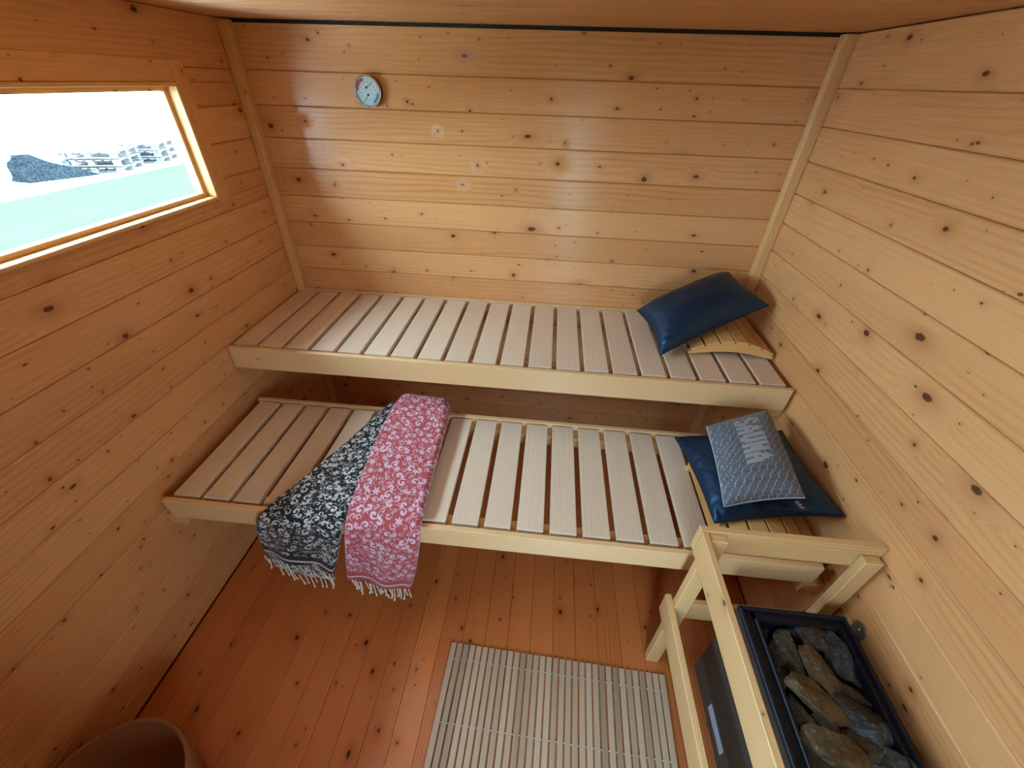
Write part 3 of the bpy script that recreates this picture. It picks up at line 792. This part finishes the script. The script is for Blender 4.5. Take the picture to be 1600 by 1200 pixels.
# ------------------------------------------------------------------ stones
RM = {'red': rockmat('reddish_stone', (.040, .024, .018), (.10, .06, .045)), 'gold': rockmat('ochre_stone', (.060, .034, .012), (.15, .092, .038)),
      'green': rockmat('greenish_stone', (.018, .020, .012), (.075, .073, .045)), 'grey': rockmat('grey_stone', (.018, .020, .021), (.080, .082, .082), rough=.45),
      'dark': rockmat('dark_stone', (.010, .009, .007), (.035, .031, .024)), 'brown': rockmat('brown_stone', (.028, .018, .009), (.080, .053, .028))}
fwv, r2v, d2v = fw, r2, d2
def at(px, py, z):
    d = r2v*((px-800)/FPX) + d2v*((py-600)/FPX) + fwv
    return CAM + d*((z-CAM.z)/d.z)
def stone(cx, cy, w, h, ang, kind, z, label, seed):
    """crop coordinates of the stone's middle, its size in the same units, tilt in degrees"""
    k = .2333; z = z - .022; p = at(1140+cx*k, 920+cy*k, z); mpp = k*(CAM-p).length/FPX*.95
    a, b, c = w*mpp/2*.90, h*mpp/2*.98, min(w, h)*mpp*.30
    rd = random.Random(seed); bm = bmesh.new()
    for _ in range(20):
        v = Vector((rd.gauss(0, 1), rd.gauss(0, 1), rd.gauss(0, 1))).normalized()
        v = Vector([math.copysign(abs(q)**.8, q) for q in v])*rd.uniform(.86, 1.08)
        bm.verts.new((v.x*a, v.y*b, v.z*c))
    bmesh.ops.convex_hull(bm, input=bm.verts)
    bmesh.ops.delete(bm, geom=[v for v in bm.verts if not v.link_faces], context='VERTS')
    bmesh.ops.bevel(bm, geom=list(bm.edges), offset=.0016, segments=1, affect='EDGES')
    bmesh.ops.triangulate(bm, faces=bm.faces)
    bmesh.ops.subdivide_edges(bm, edges=[e for e in bm.edges if e.calc_length() > .008], cuts=3, use_grid_fill=True)
    for v in bm.verts: v.co += v.normal*(mnoise.noise(v.co*45+Vector((seed, 0, 0)))*.0035 + mnoise.noise(v.co*110)*.0014)
    rot = Matrix.Rotation(math.radians(-ang), 3, 'Z') @ Matrix.Rotation(rd.uniform(-.25, .25), 3, 'X') @ Matrix.Rotation(rd.uniform(-.3, .3), 3, 'Y')
    bmesh.ops.rotate(bm, verts=bm.verts, cent=(0, 0, 0), matrix=rot)
    bmesh.ops.translate(bm, verts=bm.verts, vec=p)
    bmesh.ops.recalc_face_normals(bm, faces=bm.faces)
    o = finish(bm, 'sauna_stone', RM[kind], origin=p); tag(o, label, 'stone', 'stones heaped in the sauna stove')
S = [(545, 300, 150, 240, -12, 'red', .592, 'reddish brown upright stone touching the far rim of the stove'),
     (370, 420, 180, 330, -12, 'brown', .575, 'long brown veined stone near the far left corner of the stove'),
     (715, 450, 190, 270, -22, 'grey', .575, 'dark grey blocky stone right of the reddish one, near the far rim'),
     (590, 545, 150, 270, -30, 'gold', .598, 'ochre wedge-shaped stone topmost in the middle of the far half'),
     (845, 585, 90, 150, 12, 'grey', .572, 'small pointed grey stone beside the right rim of the stove'),
     (575, 745, 170, 330, -52, 'gold', .598, 'flat ochre triangular stone in the middle of the stove'),
     (475, 870, 120, 320, -24, 'green', .585, 'long greenish stone along the left inner wall of the stove'),
     (880, 870, 220, 300, -48, 'grey', .590, 'largest grey stone, rounded and shiny, right of the middle'),
     (790, 700, 90, 240, -55, 'brown', .585, 'thin brown slab just behind the largest grey stone'),
     (640, 935, 180, 160, -20, 'brown', .578, 'dark brown stone between the ochre triangle and the near ochre slab'),
     (705, 1085, 170, 320, -66, 'gold', .600, 'broad ochre slab at the near end of the stove'),
     (880, 1045, 120, 210, -70, 'brown', .586, 'brown flat stone just right of the near ochre slab'),
     (575, 1165, 150, 130, 10, 'green', .590, 'small greenish stone at the near left of the stove, cut by the picture edge'),
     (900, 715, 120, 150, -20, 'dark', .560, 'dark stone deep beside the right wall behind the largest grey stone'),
     (1080, 1175, 150, 280, -70, 'grey', .588, 'long dark grey stone at the near right corner of the stove'),
     (325, 590, 90, 130, -10, 'green', .565, 'small dull green stone below the long brown veined one at the left wall'),
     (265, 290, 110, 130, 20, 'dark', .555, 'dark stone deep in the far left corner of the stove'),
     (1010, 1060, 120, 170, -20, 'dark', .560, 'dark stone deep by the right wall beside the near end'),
     (830, 1190, 150, 130, -30, 'brown', .590, 'brown stone at the picture edge behind the near ochre slab'),
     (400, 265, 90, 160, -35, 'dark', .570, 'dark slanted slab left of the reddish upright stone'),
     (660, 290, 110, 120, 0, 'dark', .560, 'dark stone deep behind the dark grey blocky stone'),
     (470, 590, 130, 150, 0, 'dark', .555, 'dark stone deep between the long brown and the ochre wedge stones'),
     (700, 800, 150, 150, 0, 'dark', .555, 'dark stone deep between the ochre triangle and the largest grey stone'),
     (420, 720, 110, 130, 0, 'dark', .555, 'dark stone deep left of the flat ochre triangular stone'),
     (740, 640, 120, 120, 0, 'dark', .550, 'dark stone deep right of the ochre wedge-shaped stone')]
for i, s in enumerate(S): stone(*s, seed=40+i)

# ------------------------------------------------------------------ round vessel at the bottom left
def lathe(prof, c, n=64):
    bm = bmesh.new(); rings = [[bm.verts.new((c[0]+r*math.cos(2*math.pi*j/n), c[1]+r*math.sin(2*math.pi*j/n), c[2]+z)) for j in range(n)] for r, z in prof]
    for a, b in zip(rings, rings[1:]):
        for j in range(n): bm.faces.new((a[j], a[(j+1) % n], b[(j+1) % n], b[j]))
    bm.faces.new(rings[0][::-1]); bm.faces.new(rings[-1]); bmesh.ops.recalc_face_normals(bm, faces=bm.faces); bm.normal_update()
    uvwood(bm, bm.faces, 'z'); return bm
vc = (.245, -1.875, 0)
vs = thing('wooden_tub', vc, 'round dark brown wooden tub on the floor at the left, cut by the picture edge', 'tub')
finish(lathe([(.150, .0005), (.172, .01), (.205, .245), (.203, .250), (.193, .250), (.190, .244), (.160, .03), (.02, .028)], vc), 'tub_body', M_TUB, vs, smooth=True)
bm = bmesh.new(); n = 56
tube(bm, [(vc[0]+.197*math.cos(2*math.pi*j/n), vc[1]+.197*math.sin(2*math.pi*j/n), .249) for j in range(n+1)], .0055, 8, cap=False)
lg = bm.loops.layers.uv.new('grain'); bm.loops.layers.uv.new('tone'); finish(bm, 'rim_band', M_TUB, vs, smooth=True)
ld = thing('ladle', (.36, -1.80, .12), 'dark ladle with a shiny metal end lying in the brown tub', 'ladle')
bm = bmesh.new(); tube(bm, [(.20, -1.90, .08), (.28, -1.85, .13), (.345, -1.795, .185)], [.007, .008, .009], 10); finish(bm, 'handle', M_DARK, ld, smooth=True)
bm = bmesh.new(); bmesh.ops.create_uvsphere(bm, u_segments=20, v_segments=12, radius=.016, matrix=Matrix.Translation((.352, -1.788, .190)) @ Matrix.Diagonal((1, 1, .6, 1))); finish(bm, 'metal_end', M_CHROME, ld, smooth=True)

for o in bpy.data.objects:
    if '_o' in o: del o['_o']
